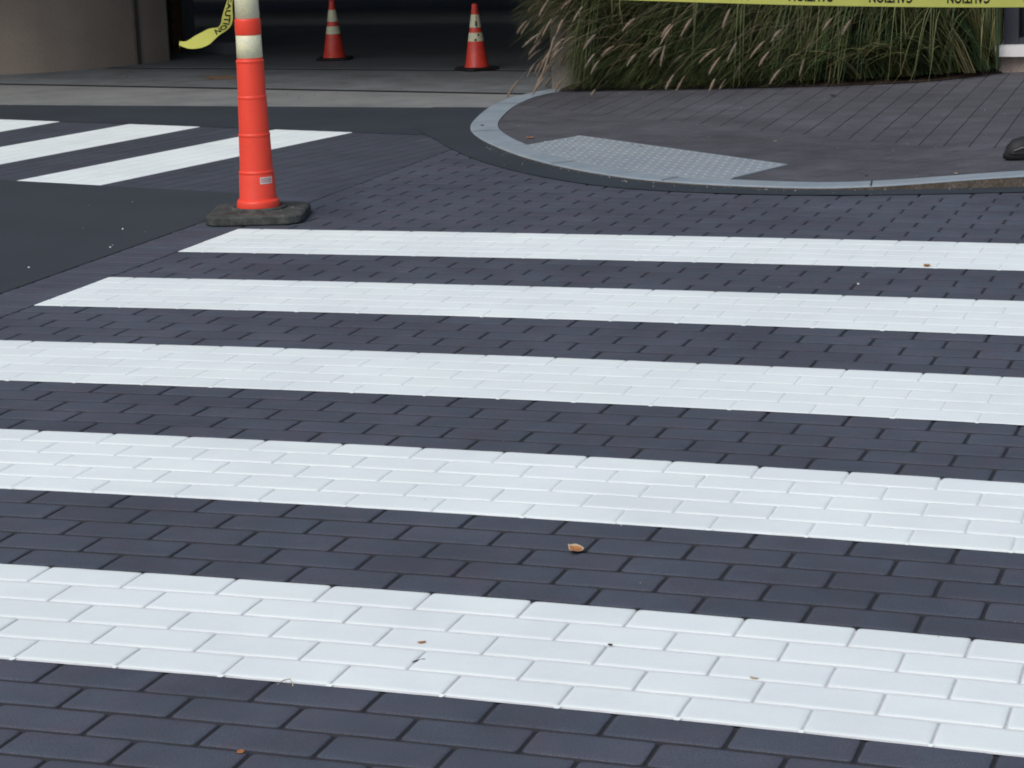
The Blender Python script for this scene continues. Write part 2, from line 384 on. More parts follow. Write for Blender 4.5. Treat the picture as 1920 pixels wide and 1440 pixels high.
def sm(a_, b_, x): t = min(max((x - a_) / (b_ - a_), 0), 1); return t * t * (3 - 2 * t)
def cz(x, y):        # top of kerb: flush at the ramp, rising to the right
    return .014 + .038 * sm(.25, 1.25, x) + .05 * sm(1.2, 2.6, x)
cw = []
for p in outer: cw.append(.135 + .0 * p.x)
inner = offset(outer, .14)
k = MB(); n = len(outer)
def strip(mb, A, B, za, zb, mi=0, smooth=True):
    vs = [(p.x, p.y, za(p.x, p.y)) for p in A] + [(p.x, p.y, zb(p.x, p.y)) for p in B]; m_ = len(A)
    mb.add(vs, [(i, i + 1, m_ + i + 1, m_ + i) for i in range(m_ - 1)], mi, smooth)
lo = offset(outer, .008)
strip(k, outer, lo, lambda x, y: cz(x, y) - .006, cz, 0)
strip(k, lo, inner, cz, cz, 0)
strip(k, outer, outer, lambda x, y: -.03, lambda x, y: cz(x, y) - .006, 1, False)
for (tx_, ty_) in ((-2.12, 8.7), (-1.80, 7.45), (-1.05, 6.35), (-.40, 5.86), (.50, 5.74), (1.35, 5.93)):
    i = min(range(1, len(outer) - 1), key=lambda i: (outer[i].x - tx_) ** 2 + (outer[i].y - ty_) ** 2)
    a_, b_ = outer[i], inner[i]; t = (outer[i + 1] - outer[i - 1]).normalized() * .0035
    k.add([(a_.x - t.x, a_.y - t.y, cz(*a_) + .0006), (a_.x + t.x, a_.y + t.y, cz(*a_) + .0006), (b_.x + t.x, b_.y + t.y, cz(*b_) + .0012), (b_.x - t.x, b_.y - t.y, cz(*b_) + .0012)], [(0, 1, 2, 3)], 2)
tag(k.build("curb", [M['curb'], M['curbface'], M['joint']]), kind='structure')
# joints between kerb stones
gut = MB(); GO = offset(outer, -.20)
GOV = []
for p, q in zip(outer, GO):
    wd = .20 - .06 * sm(-.6, .4, p.x) + .14 * sm(7.2, 8.2, p.y)
    d = (q - p).normalized(); GOV.append(p + d * wd)
strip(gut, GOV, outer, lambda x, y: .0035, lambda x, y: .0035)
tag(gut.build("gutter", M['asphalt2']), kind='structure')

# sidewalk
def sz(x, y):
    return cz(x, y) - .002 + .0
sw = MB(); RW = [(0, -.004, 0), (.0014, -.0036, .002), (.0026, -.0010, .003), (.0045, -.0002, .004), (.008, 0, .005)]
RW2 = [(0, -.0034, 0), (.0013, -.0029, .001), (.0022, -.0009, .002), (.003, -.0001, .003), (.006, 0, .004)]
inn = [(p.x, p.y) for p in offset(outer, .141)]
def inside(x, y):
    poly = inn + [(4.5, 12), (-2.0, 12)]
    c = False; j = len(poly) - 1
    for i in range(len(poly)):
        xi, yi = poly[i]; xj, yj = poly[j]
        if (yi > y) != (yj > y) and x < (xj - xi) * (y - yi) / (yj - yi) + xi: c = not c
        j = i
    return c
dl = Vector((-.65, -1)).normalized()    # normal of the ramp's upper edge
nd = (.545, .838); dd = .545 * .12 + .838 * 7.26
ux, uy = (.838, -.545), (.545, .838)
r = 0
# upper field: courses running away from the camera
for c in range(-18, 40):
    for j in range(0, 28):
        x0 = c * .119; y0 = 6.2 + j * .238 + (.119 if c % 2 else 0)
        th = -.035
        P = [(x0 + (y0 - 7.3) * th, y0), (x0 + .119 + (y0 - 7.3) * th, y0), (x0 + .119 + (y0 + .238 - 7.3) * th, y0 + .238), (x0 + (y0 + .238 - 7.3) * th, y0 + .238)]
        P = clip(P, nd[0], nd[1], dd)
        if len(P) < 3 or not any(inside(*p) for p in P) or P[0][1] > 11: continue
        cell(sw, P, RW if x0 > -.2 else RW2, z0=0, zf=sz)
for rr in range(-2, 24):
    for c in range(-45, 26):
        a0 = (c + (.5 if rr % 2 else 0)) * .2; b0 = dd - (rr + 1) * .1
        P = [(ux[0] * p + uy[0] * q, ux[1] * p + uy[1] * q) for p, q in ((a0, b0), (a0 + .2, b0), (a0 + .2, b0 + .1), (a0, b0 + .1))]
        P = clip(P, -nd[0], -nd[1], -dd)
        if len(P) < 3: continue
        if not all(inside(*p) for p in P):
            if not any(inside(*p) for p in P): continue
            # trim against the nearest kerb segment
            cx_ = sum(p[0] for p in P) / len(P); cy_ = sum(p[1] for p in P) / len(P)
            i = min(range(len(inn) - 1), key=lambda i: (inn[i][0] - cx_) ** 2 + (inn[i][1] - cy_) ** 2)
            i = min(max(i, 1), len(inn) - 2); tx = inn[i + 1][0] - inn[i - 1][0]; ty = inn[i + 1][1] - inn[i - 1][1]; l_ = math.hypot(tx, ty)
            nx_, ny_ = -ty / l_, tx / l_
            P = clip(P, nx_, ny_, nx_ * inn[i][0] + ny_ * inn[i][1])
            if len(P) < 3: continue
        cell(sw, P, RW2, z0=0, zf=sz)
# bedding sheet under the pavers
bed = [(p.x, p.y) for p in offset(outer, .10)]
xs_ = [-2.1 + .1 * i for i in range(67)]; ys_ = [5.7 + .1 * i for i in range(58)]
bed_poly = bed + [(4.5, 12), (-2.02, 12)]
def in2(x, y, poly):
    c = False; j = len(poly) - 1
    for i in range(len(poly)):
        xi, yi = poly[i]; xj, yj = poly[j]
        if (yi > y) != (yj > y) and x < (xj - xi) * (y - yi) / (yj - yi) + xi: c = not c
        j = i
    return c
fullp = [(p.x, p.y) for p in offset(outer, .02)] + [(4.5, 12), (-2.03, 12)]
for x in xs_:
    for y in ys_:
        q4 = [(x, y), (x + .1, y), (x + .1, y + .1), (x, y + .1)]
        if all(in2(*p, fullp) for p in q4): sw.add([(p[0], p[1], sz(*p) - .0046) for p in q4], [(0, 1, 2, 3)], 1)
strip(sw, offset(outer, .03), offset(outer, .30), lambda x, y: sz(x, y) - .0048, lambda x, y: sz(x, y) - .0048, 1)

tag(sw.build("sidewalk", [M['walkbrick'], M['walkjoint']]), kind='structure')

# detectable warning plate
pl = MB(); 
top = [(-1.20, 7.31), (.03, 6.36)]; A0 = Vector(top[0]); ex = (Vector(top[1]) - A0).normalized(); ey = Vector((ex.y, -ex.x))
arc = [p for p in offset(outer, .115) if -1.40 < p.x < -.10]
poly = [(-1.20, 7.31), (-1.375, 6.885)] + [(p.x, p.y) for p in arc if p.x > -1.34] + [(-.11, 5.945), (.03, 6.36)]
poly = poly[::-1] if area(poly) < 0 else poly
pl.prism(poly, .006, .0165)
def inpoly(x, y, poly):
    c = False; j = len(poly) - 1
    for i in range(len(poly)):
        xi, yi = poly[i]; xj, yj = poly[j]
        if (yi > y) != (yj > y) and x < (xj - xi) * (y - yi) / (yj - yi) + xi: c = not c
        j = i
    return c
for i in range(-4, 32):
    for j in range(0, 14):
        p = A0 + ex * (.03 + i * .058) + ey * (.03 + j * .058)
        if all(inpoly(p.x + dx_, p.y + dy_, poly) for dx_, dy_ in ((.012, 0), (-.012, 0), (0, .012), (0, -.012))):
            n6 = 10; vs = [(p.x + .0125 * math.cos(2 * math.pi * k_ / n6), p.y + .0125 * math.sin(2 * math.pi * k_ / n6), .0165) for k_ in range(n6)] + \
                 [(p.x + .0075 * math.cos(2 * math.pi * k_ / n6), p.y + .0075 * math.sin(2 * math.pi * k_ / n6), .0202) for k_ in range(n6)]
            pl.add(vs, [(k_, (k_ + 1) % n6, n6 + (k_ + 1) % n6, n6 + k_) for k_ in range(n6)] + [tuple(range(n6, 2 * n6))])
tag(pl.build("warning_plate", M['plate'], loc=(-.6, 6.6, 0)), "pale grey studded warning plate set in the kerb ramp", "warning plate")

# concrete apron
ap = MB()
def apron(p, z, m_=0): ap.prism(p if area(p) > 0 else p[::-1], -.05, z, m_)
def fe(x): return 8.62 - .035 * (x + 2.17) + (.004 * math.sin(x * 3.1))
xs = [-16 + .4 * i for i in range(36)] + [-1.75]
jt = lambda x: 9.29 - .158 * (x + 2.16)
apron([(x, fe(x)) for x in xs] + [(-1.75, jt(-1.75) - .046), (-16, jt(-16) - .046)], .006)
j2 = lambda x: 10.66 - .10 * (x + 2.55)
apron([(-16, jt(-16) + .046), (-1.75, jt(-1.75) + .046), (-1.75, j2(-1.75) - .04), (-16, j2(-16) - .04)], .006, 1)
tag(ap.build("concrete_apron", [M['concrete'], M['concrete2']]), kind='structure')
jb = MB(); jb.poly([(-16, jt(-16) - .055), (-1.8, jt(-1.8) - .055), (-1.8, jt(-1.8) + .055), (-16, jt(-16) + .055)], .005)
jb.poly([(-16, j2(-16) - .06), (-1.8, j2(-1.8) - .06), (-1.8, j2(-1.8) + .06), (-16, j2(-16) + .06)], .005)
tag(jb.build("apron_joint", M['filler']), kind='structure')
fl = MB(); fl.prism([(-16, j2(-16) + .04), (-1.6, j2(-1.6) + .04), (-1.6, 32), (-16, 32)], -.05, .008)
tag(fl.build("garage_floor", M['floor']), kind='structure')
sp = MB(); pts_ = []
for i in range(16):
    a_ = 2 * math.pi * i / 16; pts_.append((-4.56 + (.14 + .02 * math.sin(i * 2.3)) * math.cos(a_) - .02 * math.sin(a_), 10.27 + .13 * math.sin(a_) * (1 + .2 * math.cos(i * 1.7)) - .04 * math.cos(a_)))
sp.poly(pts_, .0085)
tag(sp.build("spray_mark", M['sprayed']), "faded orange spray paint mark on the concrete apron left of the delineator", "paint mark")

# ------------------------------------------------------------------ garage building
bd = empty("parking_garage", (-5, 11, 0))
tag(bd, "concrete building with a dark garage opening behind the concrete apron", "building")
HZ = 2.05
def part(mb, name, m_): 
    o = mb.build(name, m_); o.parent = bd; o.matrix_parent_inverse = Matrix.Translation((5, -11, 0)); return o
rf = MB(); rf.box(-18, -1.95, 8.75, 14.0, HZ, HZ + .3); rf.box(-18, -1.95, 14.32, 17.2, HZ, HZ + .3); rf.box(-18, -1.95, 17.62, 33, HZ, HZ + .3); rf.box(-1.948, 7, 10.62, 33, HZ, HZ + .3); rf.box(-18, -1.95, 8.75, 9.9, HZ + .302, HZ + 4); part(rf, "slotted_shade_roof", M['building'])  # unseen; overhang added to shade the apron, slots added to light the interior
wl = MB()
base = catmull([(-16, 7.4), (-9, 9.3), (-7.4, 10.0), (-6.35, 10.50), (-6.02, 10.72), (-5.80, 10.98), (-5.655, 11.22), (-5.60, 11.33), (-5.545, 11.48)], 6)
bk = offset(base, .45)
vs = [(p.x, p.y, 0) for p in base] + [(p.x, p.y, HZ - .002) for p in base] + [(p.x, p.y, 0) for p in bk] + [(p.x, p.y, HZ - .002) for p in bk]; nb = len(base)
wl.add(vs, [(i, i + 1, nb + i + 1, nb + i) for i in range(nb - 1)] + [(2 * nb + i + 1, 2 * nb + i, 3 * nb + i, 3 * nb + i + 1) for i in range(nb - 1)] + [(nb - 1, 3 * nb - 1, 4 * nb - 1, 2 * nb - 1)], 0, True)
part(wl, "left_wall", M['wall'])
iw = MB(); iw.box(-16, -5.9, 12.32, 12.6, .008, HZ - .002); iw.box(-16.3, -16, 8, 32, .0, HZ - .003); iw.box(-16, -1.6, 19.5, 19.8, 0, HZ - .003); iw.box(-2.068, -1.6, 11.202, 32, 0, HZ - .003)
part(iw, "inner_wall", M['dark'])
ic = MB(); ic.prism([(-5.86, 12.35), (-5.33, 11.93), (-5.2, 12.1), (-5.7, 12.6)], .008, .09); part(ic, "floor_curb", M['dark'])
ps = MB(); ps.box(-5.86, -5.80, 12.14, 12.20, .008, HZ - .002); part(ps, "door_track", M['steel'])
pr_ = MB(); 
pp = [(-2.07, 9.56), (-1.90, 9.615), (-1.84, 10.62), (.40, 10.72), (6.5, 10.9), (6.5, 11.2), (-2.07, 11.2)]
pr_.prism(pp if area(pp) > 0 else pp[::-1], 0, HZ - .002); part(pr_, "front_wall", M['pier'])
sm_ = MB(); sm_.prism([(-5.668, 11.19), (-5.650, 11.185), (-5.640, 11.225), (-5.658, 11.235)], .006, HZ - .01); part(sm_, 'wall_seam', M['seam'])
st = MB(); st.box(.42, 6, 10.34, 10.60, -.02, .112); part(st, "stone_base", M['stone'])
si = MB(); si.box(.385, 6, 10.28, 10.60, .114, .178); part(si, "window_sill", M['sill'])
wf = MB()
wf.box(.445, .53, 10.36, 10.46, .18, 2.04); wf.box(1.9, 1.97, 10.36, 10.46, .18, 2.04); wf.box(.532, 1.898, 10.36, 10.44, .18, .215); wf.box(.532, 1.898, 10.362, 10.44, .60, .66); wf.box(.532, 1.898, 10.36, 10.46, 1.96, 2.04)
fo = part(wf, "window_frame", M['frame'])
wg = MB(); wg.box(.532, 1.898, 10.44, 10.45, .216, 1.955); part(wg, "window_pane", M['glass'])

# ------------------------------------------------------------------ grass bed
mu = MB()
front = catmull([(-1.97, 9.36), (-1.5, 9.45), (-.78, 9.56), (-.31, 9.67), (.09, 9.87), (.44, 10.32)], 8)
nb = len(front); vs = []
for i, p in enumerate(front): vs.append((p.x, p.y, .0 + cz(p.x, 0) + .002))
for i, p in enumerate(front): vs.append((p.x + .01, p.y + .06, .010 + cz(p.x, 0)))
for i, p in enumerate(front): vs.append((p.x + .03, min(p.y + .95, 10.9), .06))
mu.add(vs, [(i, i + 1, nb + i + 1, nb + i) for i in range(nb - 1)] + [(nb + i, nb + i + 1, 2 * nb + i + 1, 2 * nb + i) for i in range(nb - 1)], 0, True)
tag(mu.build("mulch_bed", M['mulch']), kind='structure')
gr = MB(); random.seed(11); GM = 0; EXP = 1.15
clumps = [(-1.66, 9.54), (-1.48, 9.62), (-1.20, 9.68), (-.90, 9.74), (-.60, 9.80), (-.32, 9.88), (-.05, 10.02), (.14, 10.16), (.30, 10.30), (.37, 10.37), (-1.40, 9.85), (-.95, 9.92), (-.5, 10.0), (-.1, 10.2), (.1, 10.4)]
def arc_pts(root, h, dirv, reach, droop, n):
    out = []
    for i in range(n + 1):
        s = i / n
        z = root[2] + h * (1.9 * s - droop * s * s); rx = reach * (s ** EXP)
        out.append(Vector((root[0] + dirv[0] * rx, root[1] + dirv[1] * rx, max(z, .015 + .03 * random.random()))))
    return out
def blade(root, dirv, h, reach, droop, wid, n=6):
    P = arc_pts(root, h, dirv, reach, droop, n); side = Vector((-dirv[1], dirv[0], random.uniform(-.5, .5))).normalized()
    vs = []
    for i, p in enumerate(P):
        p.x = min(p.x, .425 + .012 * side.z)
        ww = wid * (1 - (i / n) ** 2) * .5 + .0004; vs += [p - side * ww, p + side * ww]
    gr.add(vs, [(2 * i, 2 * i + 1, 2 * i + 3, 2 * i + 2) for i in range(n)], GM, True)
FP = [(-9, 9.30), (-1.97, 9.36), (-1.5, 9.45), (-.78, 9.56), (-.31, 9.67), (.09, 9.87), (.44, 10.32), (9, 10.4)]
def fy(x):
    for (xa, ya), (xb, yb) in zip(FP, FP[1:]):
        if xa <= x <= xb: return ya + (yb - ya) * (x - xa) / (xb - xa)
    return 9.4
for ci, (cx, cy) in enumerate(clumps):
    for tf in range(66 if ci else 56):
        a_ = random.uniform(0, 2 * math.pi); rr = abs(random.gauss(0, .11)); R0 = (cx + rr * math.cos(a_), cy + rr * math.sin(a_) * .8)
        th0 = random.gauss(math.radians(206), math.radians(20)) if random.random() < .95 else random.uniform(math.radians(225), math.radians(300))
        tall = random.random() < .78
        h0 = random.uniform(.65, 1.30) if tall else random.uniform(.25, .5); reach0 = random.uniform(.70, 1.45) if tall else random.uniform(.3, .7)
        dr0 = random.uniform(1.45, 2.15); GM = random.choice((0, 0, 0, 1, 1, 2))
        if ci == 9: th0 = random.uniform(math.radians(120), math.radians(330)); reach0 = random.uniform(.06, .35)
        if ci in (0, 1, 2, 10) and random.random() < .6: dr0 = random.uniform(.95, 1.42); GM = random.choice((0, 2, 2))
        if ci < 9 and random.random() < .22:      # low skirt along the front edge
            R0 = (R0[0], fy(R0[0]) + random.uniform(.0, .10)); h0 = random.uniform(.20, .42); reach0 = random.uniform(.28, .6); th0 = math.radians(random.uniform(186, 212)); dr0 = random.uniform(1.5, 2.0)
        for bl in range(random.randint(14, 27)):
            th = th0 + random.gauss(0, .14); d = (math.cos(th), math.sin(th))
            root = (R0[0] + random.gauss(0, .02), R0[1] + random.gauss(0, .02), .05)
            reach = reach0 * random.uniform(.8, 1.15) * (.38 if d[1] < -.6 else 1)
            if d[0] < -.2: reach = min(reach, (root[0] + (2.19 if dr0 < 1.72 and h0 > .5 else 1.90) + random.uniform(-.05, .05)) / -d[0])
            if d[0] > .2: reach = min(reach, max(.05, (.42 - root[0]) / d[0]))
            for q in range(14):
                if root[1] + d[1] * reach > fy(root[0] + d[0] * reach) - .11: break
                reach *= .86
            if reach < (.42 if ci else .25) * reach0 and random.random() < .85: continue
            blade(root, d, h0 * random.uniform(.85, 1.1), max(reach, .04), dr0 * random.uniform(.92, 1.06), random.uniform(.0035, .0085), 8)
go = tag(gr.build("ornamental_grass", [M['grass'], M['grass2'], M['grass3']]), "drooping dark green fountain grass with pinkish plumes filling the bed beside the garage opening", "grass", kind='stuff')
pm = MB(); EXP = 1.4
def plume(root, dirv, h, reach, droop, length=.15, rad=.010):
    P = arc_pts(root, h, dirv, reach, droop, 14)
    pm.tube(P, .0008, 3)
    tip = P[-1]; t = (P[-1] - P[-3]).normalized(); seg = 9; Q = []; R_ = []
    t.z -= .1
    for i in range(seg + 1):
        s = i / seg; Q.append(tip + t * length * s + Vector((0, 0, -.02 * s * s))); R_.append(rad * .65 * (math.sin(math.pi * min(1, s * .85 + .12)) ** .7) * random.uniform(.75, 1.1) + .0008)
    pm.tube(Q, R_, 6)
    for i in range(120):
        s = random.random(); j = min(int(s * seg), seg - 1); p = Q[j].lerp(Q[j + 1], s * seg - j)
        d_ = Vector((random.gauss(0, 1), random.gauss(0, 1), random.gauss(0, 1))).normalized(); d_ = (d_ + t * .9).normalized(); l_ = R_[j] * random.uniform(1.8, 3.2)
        sd_ = d_.orthogonal().normalized() * .0008; pm.add([p - sd_, p + sd_, p + d_ * l_], [(0, 1, 2)])
random.seed(5)
for i in range(105):
    cx, cy = random.choice(clumps[:7])
    th = random.gauss(math.radians(205), math.radians(16)); d = (math.cos(th), math.sin(th))
    plume((cx + random.gauss(0, .08), cy + random.gauss(0, .08), .05), d, random.uniform(.45, 1.05), min(cx + 2.1, random.uniform(.40, 1.1)) * (.9 if d[1] < -.6 else 1), random.uniform(1.3, 1.95), random.uniform(.06, .11), random.uniform(.010, .014))
for i in range(13):      # plumes reaching out over the garage mouth
    th = random.gauss(math.radians(192), math.radians(12)); d = (math.cos(th), math.sin(th))
    plume((-1.68 + random.gauss(0, .05), 9.56 + random.gauss(0, .06), .05), d, random.uniform(.50, .80), random.uniform(.30, .50), random.uniform(1.15, 1.75), random.uniform(.05, .085), random.uniform(.008, .011))
po = pm.build("seed_plumes", M['plume']); po.parent = go; po['kind'] = 'stuff'

# ------------------------------------------------------------------ delineator
D0 = (-1.737, 4.778, 0)
dl_ = empty("traffic_delineator", D0)
tag(dl_, "tall orange delineator post with reflective bands on a black rubber base", "delineator")
def sq(h, c, n=2):   # square with cut corners
    return [(h, -h + c), (h, h - c), (h - c, h), (-h + c, h), (-h, h - c), (-h, -h + c), (-h + c, -h), (h - c, -h)]
ang = math.radians(17)
def rot2(P, a_=ang): return [(x * math.cos(a_) - y * math.sin(a_), x * math.sin(a_) + y * math.cos(a_)) for x, y in P]
rb = MB(); rings = []
def rsq(h, r_, n_=7):
    out = []
    for q, (sx, sy) in enumerate(((1, 1), (-1, 1), (-1, -1), (1, -1))):
        for i in range(n_):
            a_ = math.pi / 2 * (q + i / (n_ - 1)); out.append((sx * (h - r_) + r_ * math.cos(a_), sy * (h - r_) + r_ * math.sin(a_)))
    return out
for h, z, c in ((.186, .002, .068), (.190, .004, .070), (.191, .008, .070), (.189, .031, .070), (.188, .033, .070), (.180, .0385, .066), (.176, .0395, .064), (.118, .043, .045)):
    rings += [(x, y, z) for x, y in rot2(rsq(h, c))]
nr_ = 28
rb.add(rings, [(i * nr_ + k_, i * nr_ + (k_ + 1) % nr_, (i + 1) * nr_ + (k_ + 1) % nr_, (i + 1) * nr_ + k_) for i in range(7) for k_ in range(nr_)] + [tuple(range(7 * nr_, 8 * nr_))], 0, False)
rb.lathe([(.112, .042), (.112, .048), (.106, .052), (.098, .0525), (.096, .048), (.090, .0475)], 40, cap=True)
for k_ in range(10):
    a_ = 2 * math.pi * k_ / 10 + .2; cx, cy = .138 * math.cos(a_), .138 * math.sin(a_)
    rb.lathe([(.010, .041), (.009, .0455), (.004, .0465)], 8, cx, cy, cap=True)
rbo = rb.build("rubber_base", M['rubber'], dl_)
pb = MB()
prof = [(.084, .058), (.0845, .066), (.083, .076), (.0822, .082), (.0755, .092), (.0728, .0965), (.0722, .098), (.0682, .196), (.0680, .1965), (.0688, .198), (.0691, .203), (.0685, .207), (.0662, .2085), (.0648, .2095), (.0645, .211), (.0610, .341), (.0609, .3415), (.0617, .343), (.0620, .348), (.0614, .352), (.0600, .3535), (.0590, .3545), (.0588, .356),
        (.0560, .487), (.0559, .4875), (.0566, .489), (.0569, .494), (.0563, .498), (.0550, .4995), (.0542, .5005), (.0540, .502), (.0530, .626), (.0529, .6265), (.0540, .628), (.0543, .633), (.0537, .637), (.0510, .6385), (.0498, .6395), (.0497, .641), (.0480, .733), (.0497, .7345), (.0505, .737), (.0503, .7895), (.0495, .7925), (.0462, .795),
        (.0440, .95), (.0465, .952), (.0465, .99), (.0430, 1.0), (.0400, 1.06), (.030, 1.085), (.022, 1.10), (.018, 1.14), (.028, 1.155), (.028, 1.175), (.018, 1.185)]
prof = [(r_, z_ - (.010 if z_ < .093 else .017)) for r_, z_ in prof]
pb.lathe(prof, 56, cap=True)
pbo = pb.build("post", M['orange'], dl_)
for z0, z1, r0, r1 in ((.629, .7155, .0503, .0487), (.780, .931, .0469, .0448)):
    b_ = MB(); b_.lathe([(r0 - .001, z0 - .0005), (r0, z0), (r1, z1), (r1 - .001, z1 + .0005)], 56); b_.build("reflective_band", M['refl'], dl_)
sk = MB(); n_ = 8; th0 = math.radians(-62 + 20); th1 = math.radians(-62 + 38 + 6)
def skc(mb, a0, a1, z0, z1, rr, nn=8):
    vs = []
    for i in range(nn + 1):
        a_ = a0 + (a1 - a0) * i / nn; vs += [(rr(z0) * math.cos(a_), rr(z0) * math.sin(a_), z0), (rr(z1) * math.cos(a_), rr(z1) * math.sin(a_), z1)]
    mb.add(vs, [(2 * i, 2 * i + 2, 2 * i + 3, 2 * i + 1) for i in range(nn)])
rr0 = lambda z: .0682 + (.179 - z) / .098 * .0040 + .0005
skc(sk, math.radians(-55), math.radians(-9), .144, .170, rr0)
sko = sk.build("sticker", M['sticker'], dl_)
ri = MB(); random.seed(3)
for row in range(3):
    a_ = -52
    while a_ < -15:
        w_ = random.uniform(1.8, 4.6); skc(ri, math.radians(a_), math.radians(a_ + w_), .149 + row * .0065, .1525 + row * .0065, lambda z: rr0(z) + .0003, 2); a_ += w_ + 1.0
rio = ri.build("sticker_print", M['redink']); rio.parent = sko

# ------------------------------------------------------------------ traffic cones
def make_cone(label):
    c0 = empty("traffic_cone", (0, 0, 0)); tag(c0, label, "traffic cone", "traffic cones in the garage mouth")
    cb = MB(); rings = []
    for h, z, c in ((.114, .002, .03), (.118, .005, .03), (.116, .014, .03), (.108, .020, .028)): rings += [(x, y, z) for x, y in rot2(sq(h, c), .35)]
    cb.add(rings, [(i * 8 + k_, i * 8 + (k_ + 1) % 8, (i + 1) * 8 + (k_ + 1) % 8, (i + 1) * 8 + k_) for i in range(3) for k_ in range(8)] + [tuple(range(24, 32))])
    cb.build("base", M['conebase'], c0)
    bo = MB(); bo.lathe([(.080, .020), (.0795, .028), (.0745, .034), (.0515, .196), (.0372, .290), (.0252, .382), (.0205, .425), (.019, .445), (.0150, .4515), (.010, .452)], 40, cap=True)
    bo.build("body", M['cone'], c0)
    for z0, z1 in ((.197, .255), (.290, .378)):
        f = lambda z: .0515 + (z - .196) / .094 * (.0372 - .0515) + .0008 if z < .29 else .0372 + (z - .29) / .092 * (.0252 - .0372) + .0008
        b_ = MB(); b_.lathe([(f(z0), z0), (f(z1), z1)], 40); b_.build("reflective_band", M['refl'], c0)
    return c0
c1 = make_cone("small orange cone farther inside the garage, its tip cut by the top of the picture")
c2 = c1.copy(); COL.objects.link(c2); c2['label'] = "small orange cone with smudged white bands, the one closer to the grass"
for ch in list(c1.children):
    d_ = ch.copy(); COL.objects.link(d_); d_.parent = c2
c1.scale.z = .91; c2.scale.z = .935; c1.location = (-4.28, 11.49, .008); c2.location = (-2.96, 10.74, .008); c2.rotation_euler.z = .5; c1.rotation_euler.z = -.1
# grime streak on the second cone's bands
gm = MB()
for (a0, a1, z0, z1) in ((-1.55, -1.42, .285, .372), (-1.75, -1.5, .300, .335), (-1.5, -1.38, .30, .33), (-1.9, -1.62, .200, .214), (-1.45, -1.2, .232, .250)):
    f = lambda z: (.0515 + (z - .196) / .094 * (.0372 - .0515) if z < .29 else .0372 + (z - .29) / .092 * (.0252 - .0372)) + .0013
    skc(gm, a0, a1, z0, z1, f, 4)
gmo = gm.build("grime", M['rubber']); gmo.parent = c2

# ------------------------------------------------------------------ caution tapes
def text_mesh(txt, size):
    cu = bpy.data.curves.new("t", 'FONT'); cu.body = txt; cu.size = size; cu.offset = size * .035; cu.space_character = 1.06
    o = bpy.data.objects.new("t", cu); COL.objects.link(o); dg = bpy.context.evaluated_depsgraph_get(); me = bpy.data.meshes.new_from_object(o.evaluated_get(dg))
    bpy.data.objects.remove(o)
    bm = bmesh.new(); bm.from_mesh(me); bmesh.ops.triangulate(bm, faces=bm.faces[:])
    x1 = max(v.co.x for v in bm.verts); x0 = min(v.co.x for v in bm.verts)
    for i in range(1, 26):   # cut into narrow slices so the letters can bend with the tape
        xx = x0 + (x1 - x0) * i / 26
        bmesh.ops.bisect_plane(bm, geom=bm.verts[:] + bm.edges[:] + bm.faces[:], plane_co=(xx, 0, 0), plane_no=(1, 0, 0))
    y0 = min(v.co.y for v in bm.verts); y1 = max(v.co.y for v in bm.verts)
    bm.verts.ensure_lookup_table()
    V = [((v.co.x - x0) / (x1 - x0), (v.co.y - y0) / (y1 - y0)) for v in bm.verts]; F = [tuple(v.index for v in f.verts) for f in bm.faces]
    bm.free(); return V, F
TV, TF = text_mesh("CAUTION", 1.0)
class Ribbon:
    def __init__(s, A, B):      # two edges as lists of points
        s.A = catmull([Vector(a) for a in A], 8); s.B = catmull([Vector(b) for b in B], 8); s.l = [0]
        for i in range(1, len(s.A)):
            s.l.append(s.l[-1] + ((s.A[i] + s.B[i]) * .5 - (s.A[i - 1] + s.B[i - 1]) * .5).length)
    def at(s, u, t):
        u = min(max(u, 0), s.l[-1]); i = 0
        while i < len(s.l) - 2 and s.l[i + 1] < u: i += 1
        k_ = (u - s.l[i]) / max(1e-9, s.l[i + 1] - s.l[i]); a_ = s.A[i].lerp(s.A[i + 1], k_); b_ = s.B[i].lerp(s.B[i + 1], k_)
        p = a_.lerp(b_, t); n_ = (s.A[i + 1] - s.A[i] + s.B[i + 1] - s.B[i]).cross(b_ - a_)
        return p, (n_.normalized() if n_.length > 1e-9 else Vector((0, -1, 0)))
    def mesh(s, mb):
        n_ = len(s.A); vs = []
        for t in (0, .25, .5, .75, 1): vs += [s.A[i].lerp(s.B[i], t) for i in range(n_)]
        mb.add(vs, [(j * n_ + i, j * n_ + i + 1, (j + 1) * n_ + i + 1, (j + 1) * n_ + i) for j in range(4) for i in range(n_ - 1)], 0, True)
    def text(s, mb, u0, u1, t0, t1, off):
        vs = []
        for x, y_ in TV:
            p, n_ = s.at(u0 + (u1 - u0) * x, t0 + (t1 - t0) * y_)
            vs.append(p + n_ * off)
        mb.add(vs, TF)
# long tape from the post towards the right
P0 = Vector((-1.757, 4.835, .925)); 
def img_par(xp):     # sag of the lower edge, measured in the world along the span
    pass
def lowedge(s):      # s = 0 at the post, 1 past the right side of the picture
    A = [(-1.781, 4.868, .918), (-.48, 5.881, .754), (.20, 6.372, .692), (.914, 6.884, .638), (1.017, 6.972, .629), (2.458, 7.951, .60), (3.6, 8.7, .64)]
    return A
LE = [Vector(p) for p in ((-1.745, 4.815, .918), (-1.10, 5.39, .825), (-.48, 5.881, .754), (.22, 6.375, .6885), (.914, 6.884, .6375), (1.7, 7.43, .605), (2.458, 7.951, .60), (3.6, 8.7, .64))]
UE = [p + Vector((0, 0, .0762)) for p in LE]
tp = MB(); R1 = Ribbon(LE, UE); R1.mesh(tp)
t1 = tag(tp.build("caution_tape", M['yellow']), "long yellow tape stretched across the top right with upside down lettering", "caution tape", "yellow caution tapes tied to the delineator")
